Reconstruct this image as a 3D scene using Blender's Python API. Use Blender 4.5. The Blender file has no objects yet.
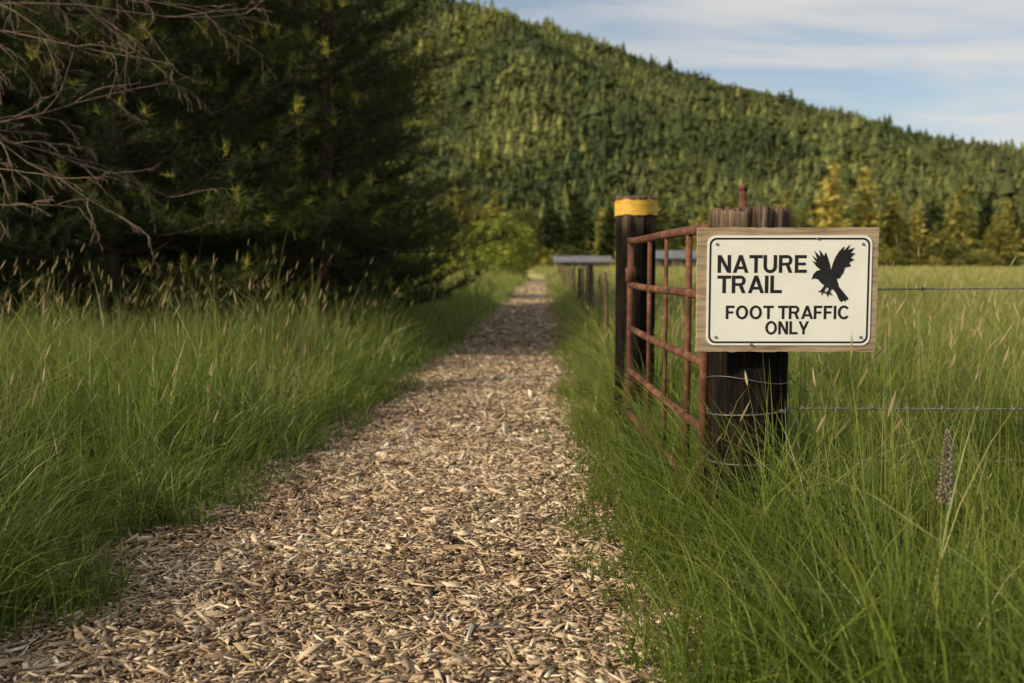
import bpy, math, numpy as np
from mathutils import Vector
rng = np.random.default_rng(11)
S = bpy.context.scene
COL = S.collection

# ------------------------------------------------------------ helpers
_tab = rng.random((256, 256))
def vnoise(x, y, s=0):
    x = np.asarray(x, float) + s * 17.3; y = np.asarray(y, float) + s * 9.7
    xi = np.floor(x).astype(int); yi = np.floor(y).astype(int)
    fx = x - xi; fy = y - yi
    fx = fx * fx * (3 - 2 * fx); fy = fy * fy * (3 - 2 * fy)
    a = _tab[xi & 255, yi & 255]; b = _tab[(xi + 1) & 255, yi & 255]
    c = _tab[xi & 255, (yi + 1) & 255]; d = _tab[(xi + 1) & 255, (yi + 1) & 255]
    return (a * (1 - fx) + b * fx) * (1 - fy) + (c * (1 - fx) + d * fx) * fy
def fbm(x, y, s=0, o=3):
    r = 0; a = .5; n = 0
    for i in range(o):
        r = r + a * vnoise(np.asarray(x) * 2**i, np.asarray(y) * 2**i, s + i * 3); n += a; a *= .5
    return r / n

def mesh_np(name, V, F, mat, attrs=None, smooth=False):
    me = bpy.data.meshes.new(name)
    V = np.asarray(V, np.float32); F = np.asarray(F, np.int32)
    m, k = F.shape
    me.vertices.add(len(V)); me.vertices.foreach_set('co', V.ravel())
    me.loops.add(m * k); me.loops.foreach_set('vertex_index', F.ravel())
    me.polygons.add(m); me.polygons.foreach_set('loop_start', np.arange(0, m * k, k, dtype=np.int32))
    me.update(calc_edges=True)
    for an, av in (attrs or {}).items():
        at = me.attributes.new(an, 'FLOAT', 'POINT')
        at.data.foreach_set('value', np.asarray(av, np.float32))
    if smooth: me.polygons.foreach_set('use_smooth', np.ones(m, bool))
    if mat: me.materials.append(mat)
    me.update()
    return me
def obj(name, data, parent=None, loc=(0, 0, 0), rot=(0, 0, 0), scale=(1, 1, 1)):
    o = bpy.data.objects.new(name, data); COL.objects.link(o)
    o.location = loc; o.rotation_euler = rot; o.scale = scale
    if parent: o.parent = parent
    return o
def poly_mesh(name, V, F, mat, smooth=False):
    me = bpy.data.meshes.new(name); me.from_pydata([tuple(v) for v in V], [], [tuple(f) for f in F])
    if mat: me.materials.append(mat)
    if smooth:
        for p in me.polygons: p.use_smooth = True
    me.update(); return me

def replicate(TV, TF, pos, yaw, sxy, sz):
    n = len(pos); nv = len(TV)
    c = np.cos(yaw)[:, None]; s = np.sin(yaw)[:, None]
    x = TV[None, :, 0] * sxy[:, None]; y = TV[None, :, 1] * sxy[:, None]; z = TV[None, :, 2] * sz[:, None]
    V = np.stack([x * c - y * s + pos[:, 0:1], x * s + y * c + pos[:, 1:2], z + pos[:, 2:3]], -1).reshape(-1, 3)
    F = (TF[None] + (np.arange(n) * nv)[:, None, None]).reshape(-1, TF.shape[1])
    return V, F

def tube(pts, rads, sides=6, cap=True):
    pts = np.asarray(pts, float); n = len(pts)
    rads = np.broadcast_to(rads, n)
    V = []; F = []
    tan = np.gradient(pts, axis=0); tan /= np.linalg.norm(tan, axis=1)[:, None] + 1e-9
    ref = np.array([0, 0, 1.]) if abs(tan[0][2]) < .9 else np.array([1., 0, 0])
    for i in range(n):
        u = np.cross(tan[i], ref); u /= np.linalg.norm(u) + 1e-9
        v = np.cross(tan[i], u)
        for k in range(sides):
            a = 2 * math.pi * k / sides
            V.append(pts[i] + rads[i] * (math.cos(a) * u + math.sin(a) * v))
    for i in range(n - 1):
        for k in range(sides):
            F.append((i * sides + k, i * sides + (k + 1) % sides, (i + 1) * sides + (k + 1) % sides, (i + 1) * sides + k))
    if cap:
        c = len(V); V.append(pts[0]); V.append(pts[-1])
        for k in range(sides):
            k2 = (k + 1) % sides; b = (n - 1) * sides
            F.append((k2, k, c, c)); F.append((b + k, b + k2, c + 1, c + 1))
    return np.array(V), F
class Acc:
    def __init__(s): s.V = []; s.F = []; s.n = 0
    def add(s, V, F):
        s.V.append(np.asarray(V, float)); s.F += [tuple(dict.fromkeys(int(i) + s.n for i in f)) for f in F]; s.n += len(V)
    def mesh(s, name, mat, smooth=False): return poly_mesh(name, np.concatenate(s.V), s.F, mat, smooth)
def box(cx, cy, cz, sx, sy, sz):
    V = [(cx + a * sx / 2, cy + b * sy / 2, cz + c * sz / 2) for a in (-1, 1) for b in (-1, 1) for c in (-1, 1)]
    return V, [(0, 1, 3, 2), (4, 6, 7, 5), (0, 4, 5, 1), (2, 3, 7, 6), (0, 2, 6, 4), (1, 5, 7, 3)]

# ------------------------------------------------------------ materials
def newmat(name):
    m = bpy.data.materials.new(name); m.use_nodes = True
    nt = m.node_tree; nt.nodes.clear()
    return m, nt, nt.nodes, nt.links
def ramp(N, stops):
    r = N.new('ShaderNodeValToRGB'); e = r.color_ramp.elements
    while len(e) < len(stops): e.new(0.5)
    for i, (p, c) in enumerate(stops):
        e[i].position = p; e[i].color = (*c, 1)
    return r
def mat_attr(name, stops, rough=.7, transl=0., tip=None, spec=.2, patch=None):
    m, nt, N, L = newmat(name)
    out = N.new('ShaderNodeOutputMaterial'); p = N.new('ShaderNodeBsdfPrincipled')
    p.inputs['Roughness'].default_value = rough; p.inputs['Specular IOR Level'].default_value = spec
    a = N.new('ShaderNodeAttribute'); a.attribute_name = 'rnd'
    r = ramp(N, stops); L.new(a.outputs['Fac'], r.inputs[0]); col = r.outputs[0]
    if tip:
        a2 = N.new('ShaderNodeAttribute'); a2.attribute_name = 't'
        mr = N.new('ShaderNodeMapRange'); mr.inputs[1].default_value = tip[1]; mr.inputs[2].default_value = 1.0; mr.inputs[4].default_value = tip[2]
        L.new(a2.outputs['Fac'], mr.inputs[0])
        mx = N.new('ShaderNodeMixRGB'); mx.inputs[2].default_value = (*tip[0], 1)
        L.new(mr.outputs[0], mx.inputs[0]); L.new(col, mx.inputs[1]); col = mx.outputs[0]
    if patch:
        g = N.new('ShaderNodeNewGeometry'); no = N.new('ShaderNodeTexNoise'); no.inputs['Scale'].default_value = patch[0]; no.inputs['Detail'].default_value = 3
        L.new(g.outputs['Position'], no.inputs['Vector'])
        mr = N.new('ShaderNodeMapRange'); mr.inputs[1].default_value = .35; mr.inputs[2].default_value = .68; mr.inputs[4].default_value = patch[2]
        L.new(no.outputs['Fac'], mr.inputs[0])
        mx = N.new('ShaderNodeMixRGB'); mx.inputs[2].default_value = (*patch[1], 1)
        L.new(mr.outputs[0], mx.inputs[0]); L.new(col, mx.inputs[1]); col = mx.outputs[0]
    L.new(col, p.inputs['Base Color'])
    if transl > 0:
        tr = N.new('ShaderNodeBsdfTranslucent'); L.new(col, tr.inputs['Color'])
        ms = N.new('ShaderNodeMixShader'); ms.inputs[0].default_value = transl
        L.new(p.outputs[0], ms.inputs[1]); L.new(tr.outputs[0], ms.inputs[2]); L.new(ms.outputs[0], out.inputs[0])
    else: L.new(p.outputs[0], out.inputs[0])
    return m
def mat_noise(name, stops, scale=(1, 1, 1), nscale=5., detail=6, rough=.8, bump=.0, bdist=.01, metallic=0., spec=.3, rough_n=.6, dist=0.):
    m, nt, N, L = newmat(name)
    out = N.new('ShaderNodeOutputMaterial'); p = N.new('ShaderNodeBsdfPrincipled')
    p.inputs['Roughness'].default_value = rough; p.inputs['Metallic'].default_value = metallic
    p.inputs['Specular IOR Level'].default_value = spec
    tc = N.new('ShaderNodeTexCoord'); mp = N.new('ShaderNodeMapping'); mp.inputs['Scale'].default_value = scale
    L.new(tc.outputs['Object'], mp.inputs[0])
    no = N.new('ShaderNodeTexNoise'); no.inputs['Scale'].default_value = nscale; no.inputs['Detail'].default_value = detail
    no.inputs['Roughness'].default_value = rough_n; no.inputs['Distortion'].default_value = dist
    L.new(mp.outputs[0], no.inputs['Vector'])
    r = ramp(N, stops); L.new(no.outputs['Fac'], r.inputs[0]); L.new(r.outputs[0], p.inputs['Base Color'])
    if bump:
        b = N.new('ShaderNodeBump'); b.inputs['Strength'].default_value = bump; b.inputs['Distance'].default_value = bdist
        L.new(no.outputs['Fac'], b.inputs['Height']); L.new(b.outputs[0], p.inputs['Normal'])
    L.new(p.outputs[0], out.inputs[0]); return m

M_grass = mat_attr('grass_blade', [(0, (.03, .07, .012)), (.3, (.08, .155, .02)), (.7, (.18, .255, .036)), (.9, (.30, .33, .07)), (1, (.54, .45, .22))], rough=.42, transl=.45, tip=((.35, .35, .09), .5, .5), spec=.4, patch=(.9, (.19, .225, .035), .4))
M_seed = mat_attr('seed_head', [(0, (.42, .34, .19)), (1, (.66, .55, .34))], rough=.8, transl=.4)
M_chip = mat_attr('wood_chip', [(0, (.075, .047, .03)), (.22, (.22, .15, .095)), (.55, (.45, .33, .215)), (.85, (.65, .52, .37)), (1, (.82, .72, .58))], rough=.85, spec=.15)
M_path = mat_noise('path_base', [(.3, (.07, .046, .03)), (.5, (.24, .165, .11)), (.7, (.46, .35, .235))], nscale=45, detail=5, rough=.95, bump=.6, bdist=.01)
M_needle = mat_attr('pine_needles', [(0, (.028, .042, .013)), (.5, (.06, .085, .02)), (.85, (.13, .15, .032)), (.95, (.36, .35, .06)), (1, (.52, .48, .09))], rough=.6, transl=.3, spec=.2)
M_bark = mat_noise('bark', [(.3, (.045, .028, .02)), (.7, (.14, .09, .06))], scale=(1, 1, .2), nscale=22, bump=.8, bdist=.02)
M_twig = mat_noise('dead_twig', [(.3, (.10, .07, .048)), (.7, (.25, .18, .125))], nscale=30)
M_forest = mat_attr('forest_trees_hazed', [(0, (.022, .034, .019)), (.35, (.045, .062, .028)), (.7, (.105, .122, .042)), (1, (.25, .25, .082))], rough=.95, spec=.0, patch=(.006, (.14, .155, .055), .45))  # tree greens greyed: aerial haze is painted into these stops
M_tline = mat_attr('tree_line', [(0, (.018, .027, .013)), (.35, (.05, .065, .022)), (.7, (.18, .18, .048)), (1, (.46, .38, .10))], rough=.9, spec=.0, transl=.2)
M_bush = mat_attr('bush_leaves', [(0, (.12, .17, .03)), (1, (.34, .38, .07))], rough=.8, spec=.1, transl=.3)
M_mount = mat_noise('mountain_ground', [(.35, (.03, .038, .02)), (.6, (.065, .075, .032)), (.8, (.2, .19, .08))], nscale=.015, detail=6, rough=1)
M_yellow = mat_noise('yellow_paint', [(.3, (.38, .21, .03)), (.5, (.58, .35, .05)), (.7, (.66, .42, .07))], scale=(1, 1, 3), nscale=22, rough=.6)
M_white = mat_noise('white_panel', [(.3, (.75, .75, .69)), (.7, (.83, .83, .77))], nscale=6, rough=.38, spec=.4)
M_black = mat_noise('black_vinyl', [(.3, (.012, .012, .013)), (.7, (.02, .02, .02))], nscale=12, rough=.5)
M_ply = mat_noise('plywood', [(.3, (.17, .12, .075)), (.5, (.34, .26, .17)), (.75, (.48, .39, .27))], scale=(1.2, 1, 14), nscale=5, detail=8, bump=.4, bdist=.004, rough=.85, dist=.4)
M_steel = mat_noise('galvanised_wire', [(.3, (.12, .11, .105)), (.7, (.32, .31, .30))], nscale=60, rough=.5, metallic=.5)
M_rust = mat_noise('rusty_pipe', [(.3, (.03, .014, .011)), (.46, (.085, .034, .02)), (.6, (.18, .075, .043)), (.78, (.48, .34, .25))], nscale=10, detail=9, rough=.85, bump=.4, bdist=.003, rough_n=.75)
M_roof = mat_noise('metal_roof', [(.3, (.10, .11, .12)), (.7, (.19, .2, .21))], nscale=1.5, rough=.7)
M_wall = mat_noise('shed_wall', [(.3, (.06, .055, .05)), (.7, (.13, .11, .09))], nscale=2)

def post_material():
    m, nt, N, L = newmat('creosoted_post')
    out = N.new('ShaderNodeOutputMaterial'); p = N.new('ShaderNodeBsdfPrincipled'); p.inputs['Roughness'].default_value = .9; p.inputs['Specular IOR Level'].default_value = .1
    tc = N.new('ShaderNodeTexCoord'); mp = N.new('ShaderNodeMapping'); mp.inputs['Scale'].default_value = (1, 1, .06)
    L.new(tc.outputs['Object'], mp.inputs[0])
    no = N.new('ShaderNodeTexNoise'); no.inputs['Scale'].default_value = 60; no.inputs['Detail'].default_value = 8; no.inputs['Roughness'].default_value = .7; L.new(mp.outputs[0], no.inputs['Vector'])
    r1 = ramp(N, [(.38, (.003, .0025, .002)), (.54, (.012, .009, .007)), (.75, (.06, .036, .024))]); L.new(no.outputs['Fac'], r1.inputs[0])
    r2 = ramp(N, [(.38, (.02, .012, .008)), (.5, (.14, .095, .066)), (.72, (.36, .27, .2))]); L.new(no.outputs['Fac'], r2.inputs[0])
    sp = N.new('ShaderNodeSeparateXYZ'); L.new(tc.outputs['Generated'], sp.inputs[0])
    n2 = N.new('ShaderNodeTexNoise'); n2.inputs['Scale'].default_value = 9; L.new(mp.outputs[0], n2.inputs['Vector'])
    ad = N.new('ShaderNodeMath'); ad.operation = 'MULTIPLY_ADD'; ad.inputs[1].default_value = .25; L.new(n2.outputs['Fac'], ad.inputs[0]); L.new(sp.outputs[2], ad.inputs[2])
    mr = N.new('ShaderNodeMapRange'); mr.inputs[1].default_value = .98; mr.inputs[2].default_value = 1.12; L.new(ad.outputs[0], mr.inputs[0])
    mx = N.new('ShaderNodeMixRGB'); L.new(mr.outputs[0], mx.inputs[0]); L.new(r1.outputs[0], mx.inputs[1]); L.new(r2.outputs[0], mx.inputs[2])
    L.new(mx.outputs[0], p.inputs['Base Color'])
    b = N.new('ShaderNodeBump'); b.inputs['Strength'].default_value = 1; b.inputs['Distance'].default_value = .014; L.new(no.outputs['Fac'], b.inputs['Height']); L.new(b.outputs[0], p.inputs['Normal'])
    L.new(p.outputs[0], out.inputs[0]); return m
M_post = post_material()

def ground_material():
    m, nt, N, L = newmat('ground_soil_grass')
    out = N.new('ShaderNodeOutputMaterial'); p = N.new('ShaderNodeBsdfPrincipled'); p.inputs['Roughness'].default_value = 1; p.inputs['Specular IOR Level'].default_value = .05
    g = N.new('ShaderNodeNewGeometry')
    no = N.new('ShaderNodeTexNoise'); no.inputs['Scale'].default_value = 6; no.inputs['Detail'].default_value = 8; L.new(g.outputs['Position'], no.inputs['Vector'])
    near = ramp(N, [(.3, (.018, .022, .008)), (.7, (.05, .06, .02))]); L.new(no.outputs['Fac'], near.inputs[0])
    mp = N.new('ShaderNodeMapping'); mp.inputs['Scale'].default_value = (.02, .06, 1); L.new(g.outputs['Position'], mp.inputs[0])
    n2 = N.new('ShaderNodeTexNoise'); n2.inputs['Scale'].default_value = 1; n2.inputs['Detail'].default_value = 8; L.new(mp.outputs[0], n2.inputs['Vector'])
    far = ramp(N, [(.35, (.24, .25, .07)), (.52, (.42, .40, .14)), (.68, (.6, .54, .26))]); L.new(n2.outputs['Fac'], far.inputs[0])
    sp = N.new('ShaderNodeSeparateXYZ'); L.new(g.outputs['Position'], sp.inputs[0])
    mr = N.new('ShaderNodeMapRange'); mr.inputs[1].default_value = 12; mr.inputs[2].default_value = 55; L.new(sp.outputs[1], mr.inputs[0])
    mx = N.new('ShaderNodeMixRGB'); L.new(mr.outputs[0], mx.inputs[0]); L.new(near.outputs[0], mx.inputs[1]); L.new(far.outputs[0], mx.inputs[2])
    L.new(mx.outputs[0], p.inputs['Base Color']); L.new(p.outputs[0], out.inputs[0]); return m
M_ground = ground_material()

# ------------------------------------------------------------ ground + path
G = 3500
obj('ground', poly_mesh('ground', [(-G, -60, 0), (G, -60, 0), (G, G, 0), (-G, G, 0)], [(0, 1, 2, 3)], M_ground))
YK = [-5, 0, 2.4, 4, 5.2, 7.6, 13.4, 27, 40, 60]
LK = [-1.4, -1.45, -1.42, -1.33, -1.12, -.95, -.68, -.15, .3, 1.0]
RK = [.3, .32, .34, .38, .42, .44, .74, 1.05, 1.42, 2.2]
def edgeL(y): return np.interp(y, YK, LK) + .22 * (vnoise(np.asarray(y) * 2.1, 0 * np.asarray(y), 3) - .5)
def edgeR(y): return np.interp(y, YK, RK) + .22 * (vnoise(np.asarray(y) * 2.3, 0 * np.asarray(y), 8) - .5)
ys = np.concatenate([np.arange(-4, 12, .12), np.arange(12, 60, .6)])
pl = edgeL(ys) - .12; pr = edgeR(ys) + .12
V = []; F = []
for i, y in enumerate(ys):
    for k in range(9):
        V.append((pl[i] + (pr[i] - pl[i]) * k / 8, y, .004))
for i in range(len(ys) - 1):
    for k in range(8): F.append((i * 9 + k, i * 9 + k + 1, i * 9 + 10 + k, i * 9 + 9 + k))
obj('path', poly_mesh('path', V, F, M_path))

def chips(n, y0, y1, sc, asp=(.12, .42), spread=.14):
    y = rng.uniform(y0, y1, n); l = edgeL(y) - spread; r = edgeR(y) + spread
    e = rng.random(n); e = np.clip(e + rng.normal(0, .03, n), -.06, 1.06)
    x = l + (r - l) * e
    L = rng.lognormal(math.log(.026), .55, n) * sc; W = np.minimum(L * rng.uniform(asp[0], asp[1], n), .022 * sc); T = rng.uniform(.0012, .004, n) * sc
    yaw = rng.uniform(0, 2 * np.pi, n); pit = rng.normal(0, .25, n); rol = rng.normal(0, .38, n)
    z = rng.uniform(.004, .024, n) + .012 * (vnoise(x * 9, y * 9, 63) - .3)
    base = np.array([(a, b, c) for c in (-1, 1) for (a, b) in ((-1, -1), (1, -1), (1, 1), (-1, 1))], float) * .5
    P = np.repeat(base[None], n, 0)
    P[:, :4, 0] += rng.uniform(-.3, .3, (n, 4)); P[:, :4, 1] *= rng.uniform(.25, 1.2, (n, 4)); P[:, 4:, :2] = P[:, :4, :2] + rng.uniform(-.05, .05, (n, 4, 2))
    P[:, :, 0] *= L[:, None]; P[:, :, 1] *= W[:, None]; P[:, :, 2] *= T[:, None]
    cp, sp_ = np.cos(pit)[:, None], np.sin(pit)[:, None]; cr, sr = np.cos(rol)[:, None], np.sin(rol)[:, None]; cy, sy = np.cos(yaw)[:, None], np.sin(yaw)[:, None]
    X, Y, Z = P[..., 0], P[..., 1], P[..., 2]
    Y, Z = Y * cr - Z * sr, Y * sr + Z * cr
    X, Z = X * cp + Z * sp_, -X * sp_ + Z * cp
    X, Y = X * cy - Y * sy, X * sy + Y * cy
    V = np.stack([X + x[:, None], Y + y[:, None], Z + z[:, None]], -1).reshape(-1, 3)
    f = np.array([(4, 5, 6, 7), (0, 3, 2, 1), (0, 1, 5, 4), (1, 2, 6, 5), (2, 3, 7, 6), (3, 0, 4, 7)])
    F = (f[None] + (np.arange(n) * 8)[:, None, None]).reshape(-1, 4)
    rv = np.clip(rng.beta(1.6, 1.6, n) + .4 * (fbm(x * 2.5, y * 2.5, 5) - .5), 0, 1)
    return V, F, np.repeat(rv, 8)
parts = [chips(64000, 1.4, 6, 1), chips(30000, 6, 12, 1.25), chips(22000, 12, 45, 2.0), chips(380, 1.6, 7, 1.8, (.15, .4)), chips(2800, 1.6, 7, 1.1, (.12, .42), .36)]
off = 0; VV = []; FF = []; RR = []
for v, f, r in parts: VV.append(v); FF.append(f + off); RR.append(r); off += len(v)
obj('wood_chips', mesh_np('wood_chips', np.concatenate(VV), np.concatenate(FF), M_chip, {'rnd': np.concatenate(RR)}))

# ------------------------------------------------------------ grass
def blades(x, y, h, w, ld, la, face, rv, segs, z0=0.):
    n = len(x); t = np.linspace(0, 1, segs + 1)
    c = np.cos(ld)[:, None]; s = np.sin(ld)[:, None]
    out = la[:, None] * h[:, None] * (t ** 1.9)[None]
    zz = h[:, None] * (t[None] - .42 * np.clip(la, 0, 1.3)[:, None] * (t ** 2.6)[None])
    X = x[:, None] + c * out; Y = y[:, None] + s * out; Z = zz + z0
    prof = (1 - t ** 2.2); prof[0] = .7; prof[-1] = .04
    wx = np.cos(face)[:, None] * w[:, None] * prof[None] * .5; wy = np.sin(face)[:, None] * w[:, None] * prof[None] * .5
    V = np.stack([np.stack([X - wx, Y - wy, Z], -1), np.stack([X + wx, Y + wy, Z], -1)], 2).reshape(-1, 3)
    m = 2 * (segs + 1)
    f = np.array([(2 * i, 2 * i + 1, 2 * i + 3, 2 * i + 2) for i in range(segs)])
    F = (f[None] + (np.arange(n) * m)[:, None, None]).reshape(-1, 4)
    tt = np.tile(np.repeat(t, 2), n)
    return V, F, np.repeat(rv, m), tt, np.stack([X[:, -1], Y[:, -1], Z[:, -1]], -1)

def grass_height(x, y):
    l = edgeL(y); r = edgeR(y)
    dl = l - x; dr = x - r
    d = np.where(x < (l + r) / 2, dl, dr)
    left = x < (l + r) / 2
    base = np.where(left, .62, .52)
    hh = base * (.4 + 1.15 * fbm(x * 1.5, y * 1.5, 2))
    ramp_ = np.clip((d + .02) / np.where(left, .5, .38), 0, 1)
    hh = hh * (.32 + .68 * ramp_)
    return hh, d, left
bands = [(1.25, 4.5, 3900, .0054, 5), (4.5, 8, 2100, .0068, 4), (8, 15, 700, .0105, 3), (15, 30, 180, .02, 3), (30, 70, 34, .045, 2), (70, 150, 5, .1, 2)]
VV = []; FF = []; RR = []; TT = []; G_ = []
for (y0, y1, dens, w0, sg) in bands:
    hw = .56 * y1 + 1.0; n = int(dens * (y1 - y0) * 2 * hw)
    y = rng.uniform(y0, y1, n); x = rng.uniform(-hw, hw, n)
    keep = np.abs(x) < .56 * y + 1.0
    x = x[keep]; y = y[keep]
    hh, d, left = grass_height(x, y)
    cl = vnoise(x * 7, y * 7, 12)
    keep = (d > -.07 + .4 * (cl - .5)) & (rng.random(len(x)) < .25 + 1.2 * cl) & ~((x < -2.2) & (y > 10) & (rng.random(len(x)) < .5))
    x = x[keep]; y = y[keep]; hh = hh[keep]; d = d[keep]; left = left[keep]; cl = cl[keep]
    n = len(x)
    tall = rng.random(n) < .12
    h = hh * rng.uniform(.4, 1.25, n) * (.7 + .6 * cl) * np.where(tall, 1.3, 1)
    ld0 = rng.uniform(0, 2 * np.pi, n)
    ld = np.where(d < .5, np.where(left, 0.0, np.pi) + rng.normal(0, 1.0, n), ld0)
    coh = rng.random(n) < .5
    ld = np.where(coh, ld * .45 + .55 * (vnoise(x * 2.6, y * 2.6, 21) * 9), ld)
    la = np.abs(rng.normal(.36, .34, n)) + np.where(d < .4, .22, 0) + np.where(tall, .3, 0)
    w = w0 * rng.uniform(.45, 1.45, n)
    face = rng.uniform(0, np.pi, n)
    rv = np.clip(rng.beta(1.7, 2.3, n) + .7 * (fbm(x * .8, y * .8, 31) - .5) + .25 * (cl - .5) + np.where((rng.random(n) < .04), .5, 0) + np.clip((y - 4) / 28, 0, .42) * np.where(left, .7, 1.25) + np.where(tall, .15, 0) + np.where(~left, .07, -.0), 0, 1)
    rv = np.minimum(rv, np.where(rng.random(n) < .06 + np.clip((y - 15) / 80, 0, .5), 1, .9))
    v, f, r, t, _ = blades(x, y, h, w, ld, la, face, rv, sg)
    G_.append((v, f, r, t))
off = 0
for v, f, r, t in G_:
    VV.append(v); FF.append(f + off); RR.append(r); TT.append(t); off += len(v)
obj('meadow_grass', mesh_np('meadow_grass', np.concatenate(VV), np.concatenate(FF), M_grass, {'rnd': np.concatenate(RR), 't': np.concatenate(TT)}, smooth=True))

def seeds(n, y0, y1, xr=None, hs=1., wsc=1., pts=None):
    y = rng.uniform(y0, y1, n); x = rng.uniform(-1, 1, n) * (.56 * y + .6)
    if xr: x = rng.uniform(xr[0], xr[1], n)
    if pts: x = np.array([p[0] for p in pts]); y = np.array([p[1] for p in pts])
    hh, d, left = grass_height(x, y)
    if not pts:
        k = (d > .15) & (rng.random(n) < .15 + 1.1 * vnoise(x * 1.1, y * 1.1, 44) ** 2); x = x[k]; y = y[k]; hh = hh[k]
    n = len(x)
    h = (hh * rng.uniform(1.1, 1.6, n) + .1) * hs
    if pts: h = np.array([p[2] for p in pts])
    ld = rng.normal(.3, 1.2, n); la = np.abs(rng.normal(.26, .14, n)); face = rng.uniform(0, np.pi, n); rv = rng.random(n)
    v, f, r, t, tip = blades(x, y, h, np.full(n, .0024 * wsc), ld, la, face, rv * .5, 5)
    L = rng.uniform(.045, .095, n); W = rng.uniform(.0048, .0088, n) * wsc
    dx = np.cos(ld) * (la * 1.2 + .1); dy = np.sin(ld) * (la * 1.2 + .1); dz = np.full(n, .75); q = np.sqrt(dx**2 + dy**2 + dz**2); D = np.stack([dx / q, dy / q, dz / q], -1)
    prof = [.25, .9, 1, .7, .1]; outV = []
    for a in (0, np.pi / 3, 2 * np.pi / 3):
        s = np.stack([np.cos(face + a), np.sin(face + a), 0 * face], -1)
        lv = []
        for i, pw in enumerate(prof):
            c = tip - D * .01 + D * (L * i / 4)[:, None]
            lv += [c - s * (W * pw * .5)[:, None], c + s * (W * pw * .5)[:, None]]
        outV.append(np.stack(lv, 1))
    HV = np.stack(outV, 1).reshape(-1, 3)
    f0 = np.array([(2 * i, 2 * i + 1, 2 * i + 3, 2 * i + 2) for i in range(4)])
    HF = (f0[None] + (np.arange(3 * n) * 10)[:, None, None]).reshape(-1, 4)
    return [(v, f, r * .6), (HV, HF, np.repeat(rv, 30))]
VV = []; FF = []; RR = []; off = 0
near_stalks = [(.70, 2.75, .70), (.86, 2.95, .78), (.92, 2.9, .66), (1.02, 2.95, .84), (1.2, 3.0, .98), (1.28, 3.1, .9), (.78, 3.0, .62), (1.38, 2.9, .84), (1.35, 3.3, .92), (.62, 3.1, .55)]
for grp in (seeds(520, 2.4, 5), seeds(1100, 5, 9), seeds(1700, 9, 20, wsc=1.3), seeds(3500, 20, 50, wsc=2.4), seeds(1500, 3.6, 10, (.9, 5), 1.0), seeds(650, 4, 9, (-4.5, -1.2), 1.05), seeds(0, 0, 1, pts=near_stalks)):
    for v, f, r in grp: VV.append(v); FF.append(f + off); RR.append(r); off += len(v)
obj('grass_seed_heads', mesh_np('grass_seed_heads', np.concatenate(VV), np.concatenate(FF), M_seed, {'rnd': np.concatenate(RR)}, smooth=True))

# ------------------------------------------------------------ posts
def post(name, x, y, h, r, seed, mat=M_post):
    ns, nl = 72, 34; V = []; F = []
    a = np.linspace(0, 2 * np.pi, ns, endpoint=False)
    for j in range(nl + 1):
        z = h * j / nl
        crack = np.clip(vnoise(a * 5.1 + seed, z * 1.3 + 0 * a, seed) - .58, 0, 1) * 2.4
        rr = r * (1 + .03 * np.sin(2 * a + seed) - .13 * crack - .02 * vnoise(a * 20, z * 2 + 0 * a, seed + 4)) * (1 - .02 * j / nl)
        top = -.016 * vnoise(a * 4, 0 * a, seed + 2) - .012 * vnoise(a * 17, 0 * a, seed + 5)
        for k in range(ns): V.append((rr[k] * math.cos(a[k]), rr[k] * math.sin(a[k]), (z + top[k] if j == nl else z)))
    for j in range(nl):
        for k in range(ns): F.append((j * ns + k, j * ns + (k + 1) % ns, (j + 1) * ns + (k + 1) % ns, (j + 1) * ns + k))
    b = nl * ns; prev = [b + k for k in range(ns)]
    for q in (.7, .35):
        cur = []
        for k in range(ns):
            vx = V[b + k]; cur.append(len(V)); V.append((vx[0] * q, vx[1] * q, vx[2] + .004 - .014 * float(vnoise(vx[0] * q * 60, vx[1] * q * 60, seed))))
        for k in range(ns): F.append((prev[k], prev[(k + 1) % ns], cur[(k + 1) % ns], cur[k]))
        prev = cur
    V.append((0, 0, h - .004)); c = len(V) - 1
    for k in range(ns): F.append((prev[k], prev[(k + 1) % ns], c))
    root = obj(name, None, loc=(x, y, 0))
    obj('timber', poly_mesh('timber', V, F, mat, True), root)
    return root
PX, PY = .815, 3.42
p1 = post('wooden_post', PX, PY, 1.240, .134, 1)
p2 = post('wooden_post', .712, 5.75, 1.435, .118, 6)
def sleeve(r, z0, z1, ns=48):
    V = []; F = []
    for z in (z0, z1):
        for k in range(ns):
            a = 2 * math.pi * k / ns; V.append((r * math.cos(a), r * math.sin(a), z + .003 * math.sin(5 * a) + .002 * math.sin(11 * a)))
    for k in range(ns): F.append((k, (k + 1) % ns, ns + (k + 1) % ns, ns + k))
    return V, F
v, f = sleeve(.1235, 1.315, 1.40); obj('yellow_band', poly_mesh('yellow_band', v, f, M_yellow, True), p2)
rod = obj('steel_rod', None, loc=(.825, 3.585, 0))
a = Acc(); v, f = tube([(0, 0, 0), (0, .004, .7), (0, 0, 1.315)], .0135, 12); a.add(v, f)
v, f = tube([(0, 0, 1.305), (0, 0, 1.325)], .016, 12); a.add(v, f)
obj('rod', a.mesh('rod', M_rust, True), rod)

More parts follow.
